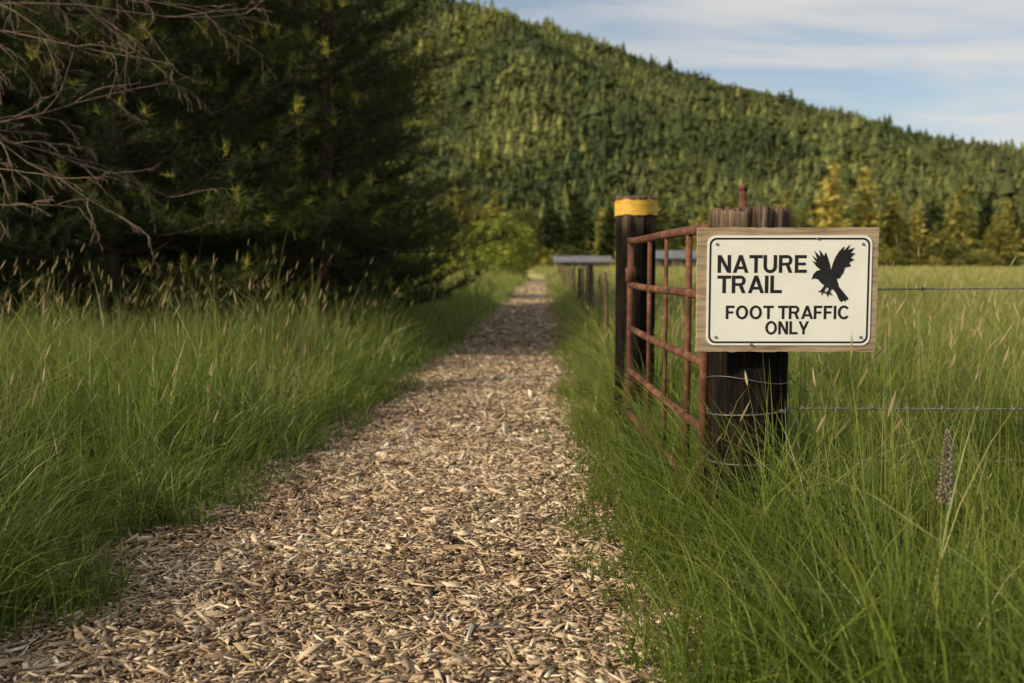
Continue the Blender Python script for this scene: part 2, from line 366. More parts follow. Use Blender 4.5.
# ------------------------------------------------------------ sign
k = .003283; SY = 3.262
sx = (785 - 512) * k; sz = 1.05 - 27.5 * k
sign = obj('nature_trail_sign', None, loc=(sx, SY, sz), rot=(0, 0, math.radians(-.6)), scale=(.985, 1, .985))
def U(px, py): return ((px - 786.5) * k, (289.5 - py) * k)
bw, bh = 181 * k / 2, 125 * k / 2; t = .016
pts = []
for (x0, z0), (x1, z1) in (((-bw, -bh), (bw, -bh)), ((bw, -bh), (bw, bh)), ((bw, bh), (-bw, bh)), ((-bw, bh), (-bw, -bh))):
    for i in range(30):
        q = i / 30; j = rng.normal(0, .0011); j2 = rng.normal(0, .0011)
        pts.append((x0 + (x1 - x0) * q + j, z0 + (z1 - z0) * q + j2))
n = len(pts)
V = [(x, 0, z) for x, z in pts] + [(x, -t, z) for x, z in pts]
F = [tuple(range(n, 2 * n)), tuple(reversed(range(n)))] + [(i, n + i, n + (i + 1) % n, (i + 1) % n) for i in range(n)]
obj('plywood_board', poly_mesh('plywood_board', V, F, M_ply), sign)
def rrect(x0, x1, z0, z1, r, seg=8):
    P = []
    for cx, cz, a0 in ((x1 - r, z0 + r, -90), (x1 - r, z1 - r, 0), (x0 + r, z1 - r, 90), (x0 + r, z0 + r, 180)):
        for i in range(seg + 1):
            a = math.radians(a0 + 90 * i / seg); P.append((cx + r * math.cos(a), cz + r * math.sin(a)))
    return P
x0, z1 = U(705.5, 235); x1, z0 = U(870.5, 345.5)
P = rrect(x0, x1, z0, z1, .028); n = len(P); yb = -t - .0006; yf = yb - .0022
V = [(x, yb, z) for x, z in P] + [(x, yf, z) for x, z in P]
F = [tuple(range(n, 2 * n)), tuple(reversed(range(n)))] + [(i, (i + 1) % n, n + (i + 1) % n, n + i) for i in range(n)]
obj('white_panel', poly_mesh('white_panel', V, F, M_white), sign)
i1 = 2.2 * k; th = 1.9 * k
A = rrect(x0 + i1, x1 - i1, z0 + i1, z1 - i1, .024); B = rrect(x0 + i1 + th, x1 - i1 - th, z0 + i1 + th, z1 - i1 - th, .019)
yt = yf - .0006
V = [(x, yt, z) for x, z in A] + [(x, yt, z) for x, z in B]
F = [(i, (i + 1) % n, n + (i + 1) % n, n + i) for i in range(n)]
obj('border', poly_mesh('border', V, F, M_black), sign)
def bar(x0, y0, x1, y1, w=.2):
    return [(x0 - w / 2, y0), (x0 + w / 2, y0), (x1 + w / 2, y1), (x1 - w / 2, y1)]
def rc(x0, y0, x1, y1): return [(x0, y0), (x1, y0), (x1, y1), (x0, y1)]
def arc(cx, cy, ro, rix, riy, roy, a0, a1, n=20):
    P = []
    for i in range(n):
        q0 = math.radians(a0 + (a1 - a0) * i / n); q1 = math.radians(a0 + (a1 - a0) * (i + 1) / n)
        P.append([(cx + ro * math.cos(q0), cy + roy * math.sin(q0)), (cx + ro * math.cos(q1), cy + roy * math.sin(q1)), (cx + rix * math.cos(q1), cy + riy * math.sin(q1)), (cx + rix * math.cos(q0), cy + riy * math.sin(q0))])
    return P
s_ = .215; h_ = .18
GL = {
 'N': (.82, [rc(0, 0, s_, 1), rc(.82 - s_, 0, .82, 1), bar(.115, 1, .705, 0, .23)]),
 'A': (.96, [bar(.11, 0, .48, 1, .22), bar(.85, 0, .48, 1, .22), rc(.25, .2, .71, .36)]),
 'T': (.82, [rc(.82 / 2 - s_ / 2, 0, .82 / 2 + s_ / 2, 1 - h_ + .01), rc(0, 1 - h_, .82, 1)]),
 'U': (.83, [rc(0, .36, s_, 1), rc(.83 - s_, .36, .83, 1)] + arc(.415, .36, .415, .415 - s_, .36 - .165, .375, 180, 360)),
 'R': (.86, [rc(0, 0, s_, 1), rc(0, 1 - h_, .52, 1), rc(0, .41, .52, .41 + .16), bar(.72, 0, .54, .42, .23)] + arc(.52, .705, .30, .10, .13, .295, -90, 90)),
 'E': (.74, [rc(0, 0, s_, 1), rc(0, 1 - h_, .72, 1), rc(0, .42, .67, .42 + .16), rc(0, 0, .74, h_)]),
 'I': (s_, [rc(0, 0, s_, 1)]),
 'L': (.70, [rc(0, 0, s_, 1), rc(0, 0, .70, h_)]),
 'F': (.68, [rc(0, 0, s_, 1), rc(0, 1 - h_, .68, 1), rc(0, .41, .60, .41 + .165)]),
 'O': (.98, arc(.49, .5, .49, .275, .345, .52, 0, 360, 36)),
 'C': (.92, arc(.48, .5, .48, .268, .345, .52, 38, 322, 32)),
 'Y': (.90, [rc(.345, 0, .555, .42), bar(.45, .34, .115, 1, .225), bar(.45, .34, .785, 1, .225)])}
def text(s, xa, xb, ya, yb_):
    ac = Acc(); cx = 0; polys = []
    for ch in s:
        if ch == ' ': cx += .30; continue
        w, P = GL[ch]
        for i, p in enumerate(P): polys.append([(x + cx, y, i) for x, y in p])
        cx += w + (.11 if ch not in 'TLA' else .04)
    W = max(p[0] for P in polys for p in P)
    ax, az = U(xa, yb_); bx, bz = U(xb, ya)
    for P in polys:
        V = [(ax + x / W * (bx - ax), yt - .00004 * min(i, 6), az + y * (bz - az)) for x, y, i in P]
        ac.add(V, [tuple(range(4))])
    obj('lettering_' + s.lower().replace(' ', '_'), ac.mesh('lettering', M_black), sign)
text('NATURE', 716, 805.5, 254.5, 272.3); text('TRAIL', 716, 781, 275, 292.7)
text('FOOT TRAFFIC', 725, 848.5, 305.3, 318.8); text('ONLY', 765, 809, 321, 334.3)
bird = [
 [(810.5, 279), (812, 274), (815, 270.5), (820, 269), (826, 270), (832, 273), (836, 279), (838, 285), (836, 289), (831, 289), (825, 286.5), (820, 282.5), (817, 279), (813.5, 278)],
 [(834, 283), (838, 286), (843, 292), (848, 298), (847, 300), (845.5, 299), (845, 301.5), (842.5, 300), (841, 302), (838.5, 299.5), (835.5, 293), (831.5, 288)],
 [(826, 275), (820.5, 270.5), (815, 266), (810.5, 260), (815, 262), (810, 254.5), (815.5, 258.5), (812.5, 250), (818.5, 256), (817.5, 249), (822.5, 255.5), (824, 251.5), (826.5, 258), (828.5, 264), (830, 272)],
 [(829, 272), (831, 264), (833.5, 257), (837.5, 250.5), (842.5, 245.5), (841.5, 250.5), (848.5, 243.5), (846, 249.5), (852.5, 247), (849, 252.5), (853.5, 252.5), (849, 257), (852.5, 259), (847.5, 262), (849.5, 265.5), (843.5, 267), (842, 272), (838, 278), (833, 278)],
 [(823.5, 284.5), (826, 286), (823.5, 290), (825.5, 293), (822.5, 292), (820.5, 295), (820.5, 291.5), (817, 291.5), (820.5, 289)],
 [(828.5, 286.5), (831, 287.5), (829, 291.5), (832, 295), (828, 293.5), (826.5, 297), (826, 293), (823.5, 293.5), (826.5, 290.5)]]
ac = Acc()
for i, P in enumerate(bird):
    ac.add([(U(x, y)[0], yt - .0003 * i, U(x, y)[1]) for x, y in P], [tuple(range(len(P)))])
obj('bird_silhouette', ac.mesh('bird_silhouette', M_black), sign)
ac = Acc()
for px, py in ((715, 243.5), (861, 243.5), (715, 337), (861, 337), (751, 344.6), (816, 238)):
    u, w = U(px, py)
    vv = []; ff = []; ns = 12
    for rr, dy in ((.0048, 0), (.0048, -.0022), (.003, -.0036)):
        for q in range(ns): vv.append((u + rr * math.cos(2 * math.pi * q / ns), yt + dy, w + rr * math.sin(2 * math.pi * q / ns)))
    for j in range(2):
        for q in range(ns): ff.append((j * ns + q, j * ns + (q + 1) % ns, (j + 1) * ns + (q + 1) % ns, (j + 1) * ns + q))
    ff.append(tuple(range(2 * ns, 3 * ns))); ac.add(vv, ff)
obj('screws', ac.mesh('screws', M_steel, True), sign)

# ------------------------------------------------------------ gate
gate = obj('metal_gate', None)
GX0, GY0, GX1, GY1 = .70, 3.60, .660, 5.55
def gp(t, z): return (GX0 + (GX1 - GX0) * t, GY0 + (GY1 - GY0) * t, z)
zr = [1.168, .925, .68, .44, .205]
for i, z in enumerate(zr):
    ac = Acc(); v, f = tube([gp(q, z + .004 * math.sin(q * 5 + i)) for q in np.linspace(0, 1, 9)], .0195 if i in (0, 4) else .017, 12); ac.add(v, f)
    obj('rail_%d' % (i + 1), ac.mesh('rail', M_rust, True), gate)
for i, (tt, r) in enumerate(((.0, .018), (.16, .013), (.42, .009), (.66, .011), (1.0, .019))):
    ac = Acc()
    v, f = tube([gp(tt, .19), gp(tt, .7), gp(tt, 1.185)], r, 12); ac.add(v, f)
    obj('upright_%d' % (i + 1), ac.mesh('upright', M_rust, True), gate)
ac = Acc()
for z in (.35, .98):
    v, f = tube([gp(1, z), (.69, 5.66, z), (.712, 5.75, z)], .012, 8); ac.add(v, f)
    v, f = tube([gp(1, z - .04), gp(1, z + .04)], .029, 12); ac.add(v, f)
obj('hinges', ac.mesh('hinges', M_rust, True), gate)
ac = Acc()
for i in range(9):
    q = i / 8; c = np.array(gp(0, 0)) * (1 - q) + np.array([PX - .06, PY - .02, 0]) * q; z = .80 - .05 * math.sin(q * math.pi)
    aa = np.linspace(0, 2 * np.pi, 9); R = .012
    P = [(c[0] + R * math.cos(a) * (1 if i % 2 else .3), c[1] + R * math.cos(a) * (.3 if i % 2 else 1), z + 1.2 * R * math.sin(a)) for a in aa]
    v, f = tube(P, .003, 5, False); ac.add(v, f)
obj('chain', ac.mesh('chain', M_steel, True), gate)

# ------------------------------------------------------------ barbed wire
wf = obj('barbed_wire_fence', None)
def barbed(pts, r=.0015, hel=.0024, pitch=.05, barbs=.12):
    pts = np.array(pts, float); seg = np.linalg.norm(np.diff(pts, axis=0), axis=1); s = np.concatenate([[0], np.cumsum(seg)])
    n = int(s[-1] / .008); q = np.linspace(0, s[-1], n)
    P = np.stack([np.interp(q, s, pts[:, i]) for i in range(3)], -1); T = np.gradient(P, axis=0); T /= np.linalg.norm(T, axis=1)[:, None]
    A = np.cross(T, [0, 0, 1.]); A /= np.linalg.norm(A, axis=1)[:, None]; B = np.cross(T, A); ac = Acc()
    for ph in (0, math.pi):
        a = q / pitch * 2 * math.pi + ph
        v, f = tube(P + hel * (np.cos(a)[:, None] * A + np.sin(a)[:, None] * B), r, 5); ac.add(v, f)
    for d in np.arange(.06, s[-1], barbs):
        i = int(d / s[-1] * (n - 1)); c = P[i]
        aa = np.linspace(0, 4 * np.pi, 14); v, f = tube([c + T[i] * (.006 * x / 6 - .006) + .0055 * (math.cos(x) * A[i] + math.sin(x) * B[i]) for x in aa], .0016, 4); ac.add(v, f)
        for q2 in range(2):
            th_ = rng.uniform(0, 6.28); dd = math.cos(th_) * A[i] + math.sin(th_) * B[i]
            v, f = tube([c - dd * .016, c + dd * .016], [.0015, .0008], 4); ac.add(v, f)
    return ac
def wire_pts(z, sag, x0=.93, y0=3.36, x1=4.8, y1=3.42):
    return [(x0 + (x1 - x0) * q, y0 + (y1 - y0) * q, z - sag * 4 * q * (1 - q)) for q in np.linspace(0, 1, 14)]
obj('wire_top', barbed(wire_pts(.955, -.01), barbs=.4).mesh('wire', M_steel, True), wf)
obj('wire_middle', barbed(wire_pts(.553, .006), r=.0018).mesh('wire', M_steel, True), wf)
obj('wire_lower', barbed(wire_pts(.375, .012), r=.0018).mesh('wire', M_steel, True), wf)
def loop(z0, z1, turns=1, r=.1365):
    return [(PX + r * math.cos(a), PY + r * math.sin(a), z0 + (z1 - z0) * i / 40) for i, a in enumerate(np.linspace(-.4, -.4 - 2 * math.pi * turns, 41))]
obj('wire_tie', barbed(loop(.553, .50), barbs=.19, r=.0011, hel=.0018).mesh('wire', M_steel, True), wf)
obj('wire_tie_2', barbed(loop(.375, .36), barbs=.22, r=.0011, hel=.0018).mesh('wire', M_steel, True), wf)
v, f = tube([(PX + .137 * math.cos(a), PY + .137 * math.sin(a), .655 + .012 * math.sin(a * 2)) for a in np.linspace(-3.4, .2, 30)], .0013, 5); ac = Acc(); ac.add(v, f)
v, f = tube([(PX + .137, PY, .655), (1.02, 3.36, .60), (1.0, 3.37, .56)], .0016, 5); ac.add(v, f)
v, f = tube([(.93, 3.40, .56), (.98, 3.34, .50), (.965, 3.33, .44), (.99, 3.35, .385)], .0016, 5); ac.add(v, f)
obj('loose_wire', ac.mesh('loose_wire', M_steel, True), wf)
v = post('wooden_post', 4.85, 3.45, 1.25, .1, 9)

bf = obj('field_fence', None); ac = Acc()
ysf = np.concatenate([np.arange(8.2, 20, 1.9), np.arange(20, 62, 3.2)])
def fx(y): return .62 + .036 * y
for i, y in enumerate(ysf):
    h = .95 + .05 * rng.normal(); ln = rng.normal(0, .02, 2)
    v, f = tube([(fx(y), y, 0), (fx(y) + ln[0] * .5, y, h * .5), (fx(y) + ln[0], y + ln[1], h)], [.04, .038, .036] if i % 3 == 0 else [.018, .017, .016], 8); ac.add(v, f)
obj('posts', ac.mesh('posts', M_bark, True), bf); ac = Acc()
for z in (.3, .55, .8, .92):
    v, f = tube([(fx(5.8) , 5.8, z)] + [(fx(y), y - .03, z) for y in ysf], .003, 4); ac.add(v, f)
obj('wires', ac.mesh('wires', M_steel), bf)

lp = obj('lupine_flower', None, loc=(1.15, 2.6, 0)); ac = Acc()
v, f = tube([(0, 0, 0), (.008, 0, .3), (0, 0, .6)], [.004, .003, .002], 6); ac.add(v, f)
obj('stem', ac.mesh('stem', mat_noise('lupine_stem', [(.3, (.05, .09, .03)), (.7, (.1, .13, .05))])), lp)
ac = Acc()
for i in range(130):
    q = i / 130; z = .41 + .20 * q; a = i * 2.4; r = .018 * (1 - q * .75) * rng.uniform(.7, 1.2); c = np.array([r * math.cos(a), r * math.sin(a), z])
    s = .0068 * (1 - .5 * q) * rng.uniform(.7, 1.2); d = np.array([math.cos(a), math.sin(a), .4]); u = np.array([-math.sin(a), math.cos(a), 0])
    ac.add([c - d * s, c + u * s * .6, c + d * s, c - u * s * .6, c + np.array([0, 0, s]), c - np.array([0, 0, s])], [(0, 1, 4), (1, 2, 4), (2, 3, 4), (3, 0, 4), (1, 0, 5), (2, 1, 5), (3, 2, 5), (0, 3, 5)])
obj('florets', ac.mesh('florets', mat_noise('lupine_floret', [(.3, (.13, .08, .085)), (.7, (.30, .22, .21))], nscale=60)), lp)

# ------------------------------------------------------------ pines (left)
def needles(C, D, n_per, L, W, rv):
    n = len(C); m = n * n_per
    c = np.repeat(C, n_per, 0); d = np.repeat(D, n_per, 0)
    v = rng.normal(0, 1, (m, 3)) * .6 + d * 1.0; v /= np.linalg.norm(v, axis=1)[:, None]
    ln = L * rng.uniform(.6, 1.2, m); s = np.cross(v, rng.normal(0, 1, (m, 3))); s /= np.linalg.norm(s, axis=1)[:, None]
    c = c + rng.normal(0, .014, (m, 3))
    V = np.stack([c - s * W * .5, c + s * W * .5, c + v * ln[:, None]], 1).reshape(-1, 3)
    return V, np.arange(3 * m).reshape(-1, 3), np.repeat(np.repeat(rv, n_per), 3)
def pine_meshes(seed, H, R, zlow=.25):
    r = np.random.default_rng(seed); wood = Acc()
    tr = [(.06 * math.sin(z * .8 + seed), .06 * math.cos(z * .6), z) for z in np.linspace(-.1, H, 12)]
    v, f = tube(tr, np.linspace(.13, .015, 12), 10); wood.add(v, f)
    C = []; D = []; E = []; Q = []
    z = zlow
    while z < H - .15:
        q = z / H; nb = r.integers(5, 8); a0 = r.uniform(0, 6.28)
        for b in range(nb):
            a = a0 + b * 6.283 / nb + r.normal(0, .2); L = R * (1 - q) ** .75 * r.uniform(.5, 1.2) * (min(1, .75 + q * 1.5)) + .15
            rise = .08 + .4 * q + r.normal(0, .12); bc = r.normal(0, .14)
            dr = np.array([math.cos(a), math.sin(a), 0]); P = []
            for s in np.linspace(0, 1, 7): P.append(np.array([0, 0, z]) + dr * L * s + np.array([0, 0, L * (rise * s - .22 * s * s * (1 - q) + .28 * s ** 3)]) + np.array([-dr[1], dr[0], 0]) * .06 * L * math.sin(3 * s + b))
            P = np.array(P); v, f = tube(P, np.linspace(.020 * (1 - q) + .006, .003, 7), 4, False); wood.add(v, f)
            ns = max(4, int(L / .18))
            for j in range(ns):
                s = .2 + .8 * (j + r.random()) / ns; bp = np.array([np.interp(s, np.linspace(0, 1, 7), P[:, i]) for i in range(3)])
                for sd in (-1, 1):
                    tl = L * .42 * (1.15 - s) * r.uniform(.6, 1.2) + .08
                    td = dr * .75 + np.array([-dr[1], dr[0], 0]) * sd * r.uniform(.5, 1.1) + np.array([0, 0, r.uniform(-.05, .55)]); td /= np.linalg.norm(td)
                    v, f = tube([bp, bp + td * tl], [.006, .002], 3, False); wood.add(v, f)
                    nt = max(1, int(tl / .1))
                    for u in range(nt):
                        w = (u + 1) / nt; C.append(bp + td * tl * w + np.array([0, 0, .05 * w * w])); D.append(td + np.array([0, 0, .55])); E.append(1 if (u == nt - 1 and s > .6) else 0); Q.append(bc)
            for u in range(3): C.append(P[-1] + np.array([0, 0, .05 * u])); D.append(dr * .4 + np.array([0, 0, 1.4])); E.append(2); Q.append(bc)
        z += r.uniform(.2, .32)
    C = np.array(C); D = np.array(D); E = np.array(E); D /= np.linalg.norm(D, axis=1)[:, None]
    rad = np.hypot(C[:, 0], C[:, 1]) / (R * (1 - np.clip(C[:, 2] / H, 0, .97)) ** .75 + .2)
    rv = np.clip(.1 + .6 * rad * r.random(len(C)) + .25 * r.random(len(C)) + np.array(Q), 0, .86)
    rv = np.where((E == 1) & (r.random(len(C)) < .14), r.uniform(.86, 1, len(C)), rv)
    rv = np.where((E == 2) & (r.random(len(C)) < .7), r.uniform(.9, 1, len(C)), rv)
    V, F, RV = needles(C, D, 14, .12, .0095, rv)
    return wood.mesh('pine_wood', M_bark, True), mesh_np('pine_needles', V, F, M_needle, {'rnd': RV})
PM = [pine_meshes(5, 7.5, 2.5), pine_meshes(9, 8.5, 2.9), pine_meshes(14, 6.5, 2.3)]
trees = [(-2.45, 13.0, 0, 1.0, .4), (-4.3, 10.8, 1, .92, 2.0), (-3.5, 16.5, 1, 1.0, 4.0), (-7.0, 12.2, 1, 1.1, 1.1), (-6.7, 9.4, 2, 1.0, 5.0), (-4.6, 20.5, 2, 1.1, 2.6),
         (-9.8, 11.6, 0, 1.2, 3.3), (-10.5, 16.5, 1, 1.2, .2), (-6.6, 17.5, 0, 1.3, 3.0), (-7.2, 26, 1, 1.0, 5.5)]
for x, y, mi, s, rz in trees:
    e = obj('pine_tree', None, loc=(x, y, 0), rot=(0, 0, rz), scale=(s, s, s))
    obj('trunk_and_branches', PM[mi][0], e); obj('needles', PM[mi][1], e)

bt = obj('bare_branched_tree', None, loc=(-4.15, 6.6, 0)); ac = Acc()
r = np.random.default_rng(4)
v, f = tube([(0, 0, -.1), (.03, 0, 1.2), (-.05, .05, 2.6), (0, .1, 4.5)], [.11, .09, .07, .03], 10); ac.add(v, f)
def limb(p, d, L, rad, depth):
    n = 9; P = [np.array(p, float)]; d = np.array(d, float); d /= np.linalg.norm(d)
    for i in range(n):
        d = d + r.normal(0, .10, 3) + np.array([0, 0, -.06 + .012 * i * (depth == 0)]); d /= np.linalg.norm(d); P.append(P[-1] + d * L / n)
        if depth < 3 and i > 0 and r.random() < (.95 if depth == 0 else .6):
            sd = np.cross(d, r.normal(0, 1, 3)); sd /= np.linalg.norm(sd)
            limb(P[-1], d * .8 + sd * .6 + np.array([0, 0, -.15]), L * r.uniform(.2, .42) * (1 - i / n * .4), rad * .5, depth + 1)
    v, f = tube(P, np.linspace(rad, max(rad * .25, .0012), n + 1), 5, False); ac.add(v, f)
for z, az, L, up in ((1.4, .1, 1.3, .05), (1.65, -.5, 1.5, .2), (1.9, .35, 1.9, .15), (2.15, -.1, 2.0, .05), (2.35, -.6, 1.5, .2), (2.5, .25, 2.0, .1), (2.8, -.2, 1.8, .25), (3.0, .1, 2.2, -.05), (3.2, -.5, 1.6, -.1), (2.0, 3.0, 1.5, .1), (2.9, 1.9, 1.6, .1), (3.4, .3, 2.0, -.25), (3.3, -.15, 2.3, -.15), (2.6, 0.0, 2.4, .12), (1.8, .0, 1.9, .22)):
    limb((0, 0, z), (math.cos(az), math.sin(az), up), L, .0078, 0)
obj('branches', ac.mesh('branches', M_twig, True), bt)

# ------------------------------------------------------------ mountain
MS = 1.75
RX = np.array([-3000, -900, -500, -200, -33, 80, 170, 260, 350, 463, 560, 800, 1400, 3000]) * MS
RZ = np.array([60, 290, 310, 272, 220, 190, 161, 136, 115, 90, 70, 28, 10, 5]) * MS
Y0, Y1 = 420, 900 * MS
def mount(X, Y):
    u = np.clip((Y - Y0) / (Y1 - Y0), 0, 1.6)
    R = np.interp(X * Y1 / np.maximum(Y, 700) * .5 + X * .5, RX, RZ)
    s = np.where(u < 1, u ** 1.15 * (1 - .05 * np.sin(u * np.pi)), 1 - (u - 1) * .7)
    sp = fbm((X + Y * .3) / 170, Y / 600, 50, 4) - .5
    return R * s + sp * .8 * R * np.clip(u * (1.0 - u) * 4, 0, 1) + 6 * (fbm(X / 50, Y / 50, 60) - .5) * np.clip(u * 3, 0, 1) - 1.0
nx, ny = 300, 150
xs = np.linspace(-2400, 2800, nx); yy = np.linspace(400, 2000, ny)
XX, YY = np.meshgrid(xs, yy); ZZ = mount(XX, YY)
V = np.stack([XX, YY, ZZ], -1).reshape(-1, 3)
I = np.arange(nx * ny).reshape(ny, nx)
F = np.stack([I[:-1, :-1], I[:-1, 1:], I[1:, 1:], I[1:, :-1]], -1).reshape(-1, 4)
obj('mountain', mesh_np('mountain', V, F, M_mount, smooth=True))
def crown_conifer(seed, n=900):
    r = np.random.default_rng(seed); z = 1 - r.random(n) ** .55 * .93
    R = .19 * (1 - z) ** .7 * (.75 + .35 * np.sin(z * 60)) + .012; a = r.uniform(0, 6.283, n); lob = .75 + .35 * np.sin(a * 3 + z * 9 + seed)
    rr = R * lob * np.sqrt(r.uniform(.25, 1.2, n)); C = np.stack([rr * np.cos(a), rr * np.sin(a), z - .15 * rr], -1)
    return C
def crown_round(seed, n=1100):
    r = np.random.default_rng(seed); L = []
    for i in range(9):
        c = np.array([r.uniform(-.28, .28), r.uniform(-.28, .28), r.uniform(.28, .72)]); R = r.uniform(.17, .3)
        d = r.normal(0, 1, (n // 9, 3)); d /= np.linalg.norm(d, axis=1)[:, None]; L.append(c + d * R * r.uniform(.6, 1.05, (n // 9, 1)))
    return np.concatenate(L)
def leafify(C, s, seed):
    r = np.random.default_rng(seed); n = len(C)
    P = C[:, None] + r.normal(0, s, (n, 3, 3)); return P.reshape(-1, 3), np.arange(3 * n).reshape(-1, 3)
def conifer_t(seed, tiers=2, sp=5):
    r = np.random.default_rng(seed); V = []; F = []
    for i in range(tiers):
        q = i / tiers; z0 = .06 + .80 * q; z1 = min(.97, z0 + .58 - .1 * q); R = .16 * (1 - q) ** .8 + .02; c = len(V)
        V.append((0, 0, z1))
        for j in range(sp):
            a = 6.283 * j / sp + r.uniform(-.3, .3); rr = R * r.uniform(.6, 1.25); V.append((rr * math.cos(a), rr * math.sin(a), z0 + r.uniform(-.05, .05)))
        for j in range(sp): F.append((c, c + 1 + j, c + 1 + (j + 1) % sp))
    v2, f2 = leafify(crown_conifer(seed, 9) * [1.25, 1.25, 1], .06, seed)
    return np.concatenate([np.array(V), v2]), np.concatenate([np.array(F), f2 + len(V)])
temps = [conifer_t(i) for i in range(4)]
for i in range(3):
    v, f = leafify(crown_round(40 + i, 27) * [.75, .75, .8], .11, i); temps.append((v, f))
n = 165000
Y = rng.uniform(410, 1620, n); X = rng.uniform(-.14, .60, n) * Y
dn = fbm(X / 110, Y / 75, 70, 4)
kp = ((dn > .42) | (rng.random(n) < .25)) & (rng.random(n) < Y / 1500 + .3)
X = X[kp]; Y = Y[kp]; dn = dn[kp]; Z = mount(X, Y) - .5
VV = []; FF = []; RR = []; off = 0
grp = rng.integers(0, 7, len(X))
for gi in range(7):
    k_ = grp == gi; TV, TF = temps[gi]; nn = k_.sum()
    h = rng.lognormal(math.log(6.2), .40, nn) * (.75 + .6 * dn[k_]) * (.78 if gi > 3 else 1) * (.7 + Y[k_] / 2600)
    v, f = replicate(TV, TF, np.stack([X[k_], Y[k_], Z[k_]], -1), rng.uniform(0, 6.28, nn), h * rng.uniform(1.15, 1.9, nn), h)
    rv = np.clip(rng.beta(1.4, 2.0, nn) + 1.1 * (fbm(X[k_] / 80, Y[k_] / 80, 90) - .5) + (.15 if gi > 3 else 0), 0, 1)
    VV.append(v); FF.append(f + off); RR.append(np.repeat(rv, len(TV))); off += len(v)
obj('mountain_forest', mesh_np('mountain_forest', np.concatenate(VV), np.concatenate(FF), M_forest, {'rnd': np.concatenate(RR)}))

def tree_group(name, temps, pos, h, wr, rv, mat):
    VV = []; FF = []; RR = []; off = 0; g = rng.integers(0, len(temps), len(pos))
    for i, (TV, TF) in enumerate(temps):
        k_ = g == i; m = int(k_.sum())
        if not m: continue
        v, f = replicate(TV, TF, pos[k_], rng.uniform(0, 6.28, m), h[k_] * wr[k_], h[k_])
        q = np.repeat(rv[k_], len(TV)) + np.repeat(rng.normal(0, .10, len(v) // 3), 3)
        VV.append(v); FF.append(f + off); RR.append(np.clip(q, 0, 1)); off += len(v)
    obj(name, mesh_np(name, np.concatenate(VV), np.concatenate(FF), mat, {'rnd': np.concatenate(RR)}))
TC = []
for i in range(5):
    v, f = leafify(crown_conifer(i, 1000), .021, i)
    tv, tf = tube([(0, 0, 0), (0, 0, .5), (0, 0, .95)], [.014, .01, .002], 5, False)
    tri = [(a, b, c) for a, b, c, d in tf] + [(a, c, d) for a, b, c, d in tf]
    tv = np.concatenate([tv, np.zeros(((-len(tv)) % 3, 3))]); TC.append((np.concatenate([v, tv]), np.concatenate([f, np.array(tri) + len(v)])))
TR = [leafify(crown_round(i), .032, i) for i in range(4)]
n = 330
X = rng.uniform(-90, 260, n); Y = rng.uniform(235, 330, n)
h = rng.uniform(8, 16, n) * (.8 + .5 * vnoise(X / 22, Y / 400, 77))
tree_group('dark_conifer_belt', TC, np.stack([X, Y, 0 * X - .2], -1), h, rng.uniform(1.1, 1.6, n), np.clip(rng.normal(.12, .12, n), 0, .45), M_tline)  # low tone range paints the shaded gaps behind the front trees
n = 85
X = np.concatenate([rng.uniform(15, 150, 62), rng.uniform(-60, 15, 23)]); Y = rng.uniform(185, 225, n)
h = rng.uniform(6, 15.5, n)
tree_group('conifer_tree_line', TC, np.stack([X, Y, 0 * X - .2], -1), h, rng.uniform(1.1, 1.6, n), np.clip(rng.normal(.62, .2, n), .15, .95), M_tline)
big = np.array([(58, 182, -.2), (65.5, 186, -.2), (52, 190, -.2), (73, 191, -.2), (84, 188, -.2), (95, 192, -.2), (41, 186, -.2), (-3, 170, -.2), (-8, 150, -.2), (1, 180, -.2), (33, 200, -.2), (103, 195, -.2)], float)
tree_group('tall_conifers', TC, big, np.array([19.5, 19, 15, 14.5, 16, 13, 14, 14, 15, 12, 13., 15]), np.full(12, 1.5), np.array([.95, .9, .75, .85, .7, .8, .6, .75, .7, .5, .4, .7]), M_tline)
n = 70
X = rng.uniform(-60, 150, n); Y = rng.uniform(160, 182, n)
tree_group('hedgerow_trees', TR, np.stack([X, Y, 0 * X - .5], -1), rng.uniform(2., 5.5, n), rng.uniform(1., 1.6, n), rng.uniform(.3, .95, n), M_tline)
for i, (x, y, s) in enumerate(((-.8, 58, 3.9), (-3.4, 62, 3.3), (-6.0, 66, 3.8))):
    rr_ = np.random.default_rng(70 + i); d = rr_.normal(0, 1, (5200, 3)); d /= np.linalg.norm(d, axis=1)[:, None]
    lob = 1 + .16 * np.sin(d[:, 0] * 7 + i) * np.cos(d[:, 2] * 6) + .10 * np.sin(d[:, 1] * 11)
    Cb = d * (.46 * lob * rr_.uniform(.72, 1.04, len(d)))[:, None] + [0, 0, .46]
    TV, TF = leafify(Cb, .021, 20 + i); v = TV * [s * 1.15, s * 1.15, s] + [x, y, -.1]
    obj('bush', mesh_np('bush', v, np.arange(len(v)).reshape(-1, 3), M_bush, {'rnd': np.repeat(rng.random(len(v) // 3), 3)}))

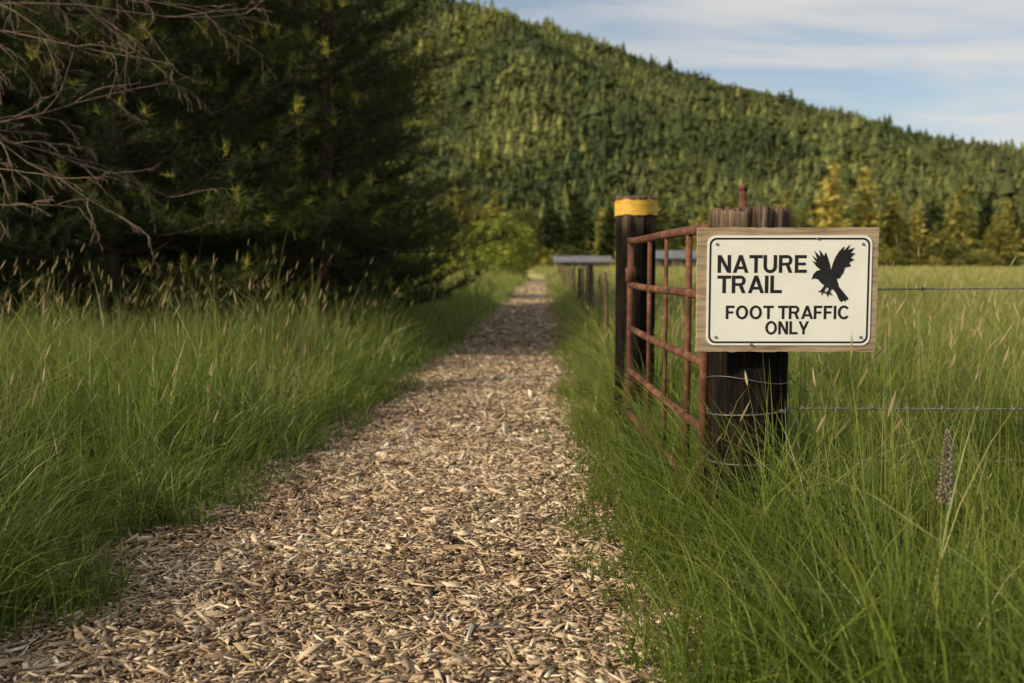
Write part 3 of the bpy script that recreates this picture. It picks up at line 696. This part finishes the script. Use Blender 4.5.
def shed(x, y, L, W, H, P):
    e = obj('farm_shed', None, loc=(x, y, 0)); ac = Acc()
    ac.add(*box(0, 0, H / 2, L, W, H)); ac.add([(-L / 2, -W / 2, H), (-L / 2, W / 2, H), (-L / 2, 0, P), (L / 2, -W / 2, H), (L / 2, W / 2, H), (L / 2, 0, P)], [(0, 1, 2), (3, 5, 4)])
    obj('walls', ac.mesh('walls', M_wall), e); ac = Acc(); o = .4
    for sgn in (-1, 1):
        ac.add([(-L / 2 - o, sgn * (W / 2 + o), H - .05), (L / 2 + o, sgn * (W / 2 + o), H - .05), (L / 2 + o, 0, P + .08), (-L / 2 - o, 0, P + .08)], [(0, 1, 2, 3)])
    obj('roof', ac.mesh('roof', M_roof), e); ac = Acc()
    for i in range(int(L / 3)):
        ac.add(*box(-L / 2 + 1.5 + 3 * i, -W / 2 - .02, H * .5, 1.3, .06, H * .7))
    obj('doors', ac.mesh('doors', M_black), e)
shed(10.5, 150, 8, 6, 1.1, 1.9); shed(24.0, 146, 7, 7, 1.6, 2.7)

# ------------------------------------------------------------ light, sky
az = math.radians(-117); el = math.radians(30)
sd = Vector((math.cos(el) * math.sin(az), math.cos(el) * math.cos(az), math.sin(el)))
sun = bpy.data.lights.new('sun', 'SUN'); sun.energy = 5.0; sun.angle = math.radians(.7); sun.color = (1, .85, .60)
so = obj('sun', sun, loc=(-30, -10, 30)); so.rotation_euler = (-sd).to_track_quat('-Z', 'Y').to_euler()
w = bpy.data.worlds.new('World'); S.world = w; w.use_nodes = True
nt = w.node_tree; N = nt.nodes; L = nt.links; N.clear()
out = N.new('ShaderNodeOutputWorld'); bg = N.new('ShaderNodeBackground'); bg.inputs[1].default_value = .115
sky = N.new('ShaderNodeTexSky'); sky.sky_type = 'NISHITA'; sky.sun_disc = False; sky.sun_elevation = el; sky.sun_rotation = az % (2 * math.pi)
tc = N.new('ShaderNodeTexCoord'); sp = N.new('ShaderNodeSeparateXYZ'); L.new(tc.outputs['Generated'], sp.inputs[0])
zz = N.new('ShaderNodeMath'); zz.operation = 'ADD'; zz.inputs[1].default_value = .12; L.new(sp.outputs[2], zz.inputs[0])
dx = N.new('ShaderNodeMath'); dx.operation = 'DIVIDE'; L.new(sp.outputs[0], dx.inputs[0]); L.new(zz.outputs[0], dx.inputs[1])
dy = N.new('ShaderNodeMath'); dy.operation = 'DIVIDE'; L.new(sp.outputs[1], dy.inputs[0]); L.new(zz.outputs[0], dy.inputs[1])
cb = N.new('ShaderNodeCombineXYZ'); L.new(dx.outputs[0], cb.inputs[0]); L.new(dy.outputs[0], cb.inputs[1])
mp = N.new('ShaderNodeMapping'); mp.inputs['Scale'].default_value = (.55, 1.3, 1); mp.inputs['Rotation'].default_value = (0, 0, .35); mp.inputs['Location'].default_value = (2.3, .4, 0); L.new(cb.outputs[0], mp.inputs[0])
no = N.new('ShaderNodeTexNoise'); no.inputs['Scale'].default_value = 1.3; no.inputs['Detail'].default_value = 9; no.inputs['Roughness'].default_value = .55; no.inputs['Distortion'].default_value = .5; L.new(mp.outputs[0], no.inputs['Vector'])
mr = N.new('ShaderNodeMapRange'); mr.inputs[1].default_value = .36; mr.inputs[2].default_value = .66; mr.inputs[3].default_value = .15; mr.inputs[4].default_value = .92; mr.interpolation_type = 'SMOOTHSTEP'; L.new(no.outputs['Fac'], mr.inputs[0])
mx = N.new('ShaderNodeMixRGB'); mx.inputs[2].default_value = (6.6, 6.35, 5.9, 1); L.new(mr.outputs[0], mx.inputs[0]); L.new(sky.outputs[0], mx.inputs[1])
L.new(mx.outputs[0], bg.inputs[0]); L.new(bg.outputs[0], out.inputs[0])

# ------------------------------------------------------------ camera
cam = bpy.data.cameras.new('camera'); cam.lens = 35; cam.sensor_width = 36; cam.clip_end = 6000; cam.clip_start = .05
cam.dof.use_dof = True; cam.dof.focus_distance = 3.3; cam.dof.aperture_fstop = 2.8
co = obj('camera', cam, loc=(0, 0, 1.05), rot=(math.radians(90 - 4.56), 0, 0))
S.camera = co
S.view_settings.view_transform = 'Standard'; S.view_settings.look = 'None'; S.view_settings.exposure = 0
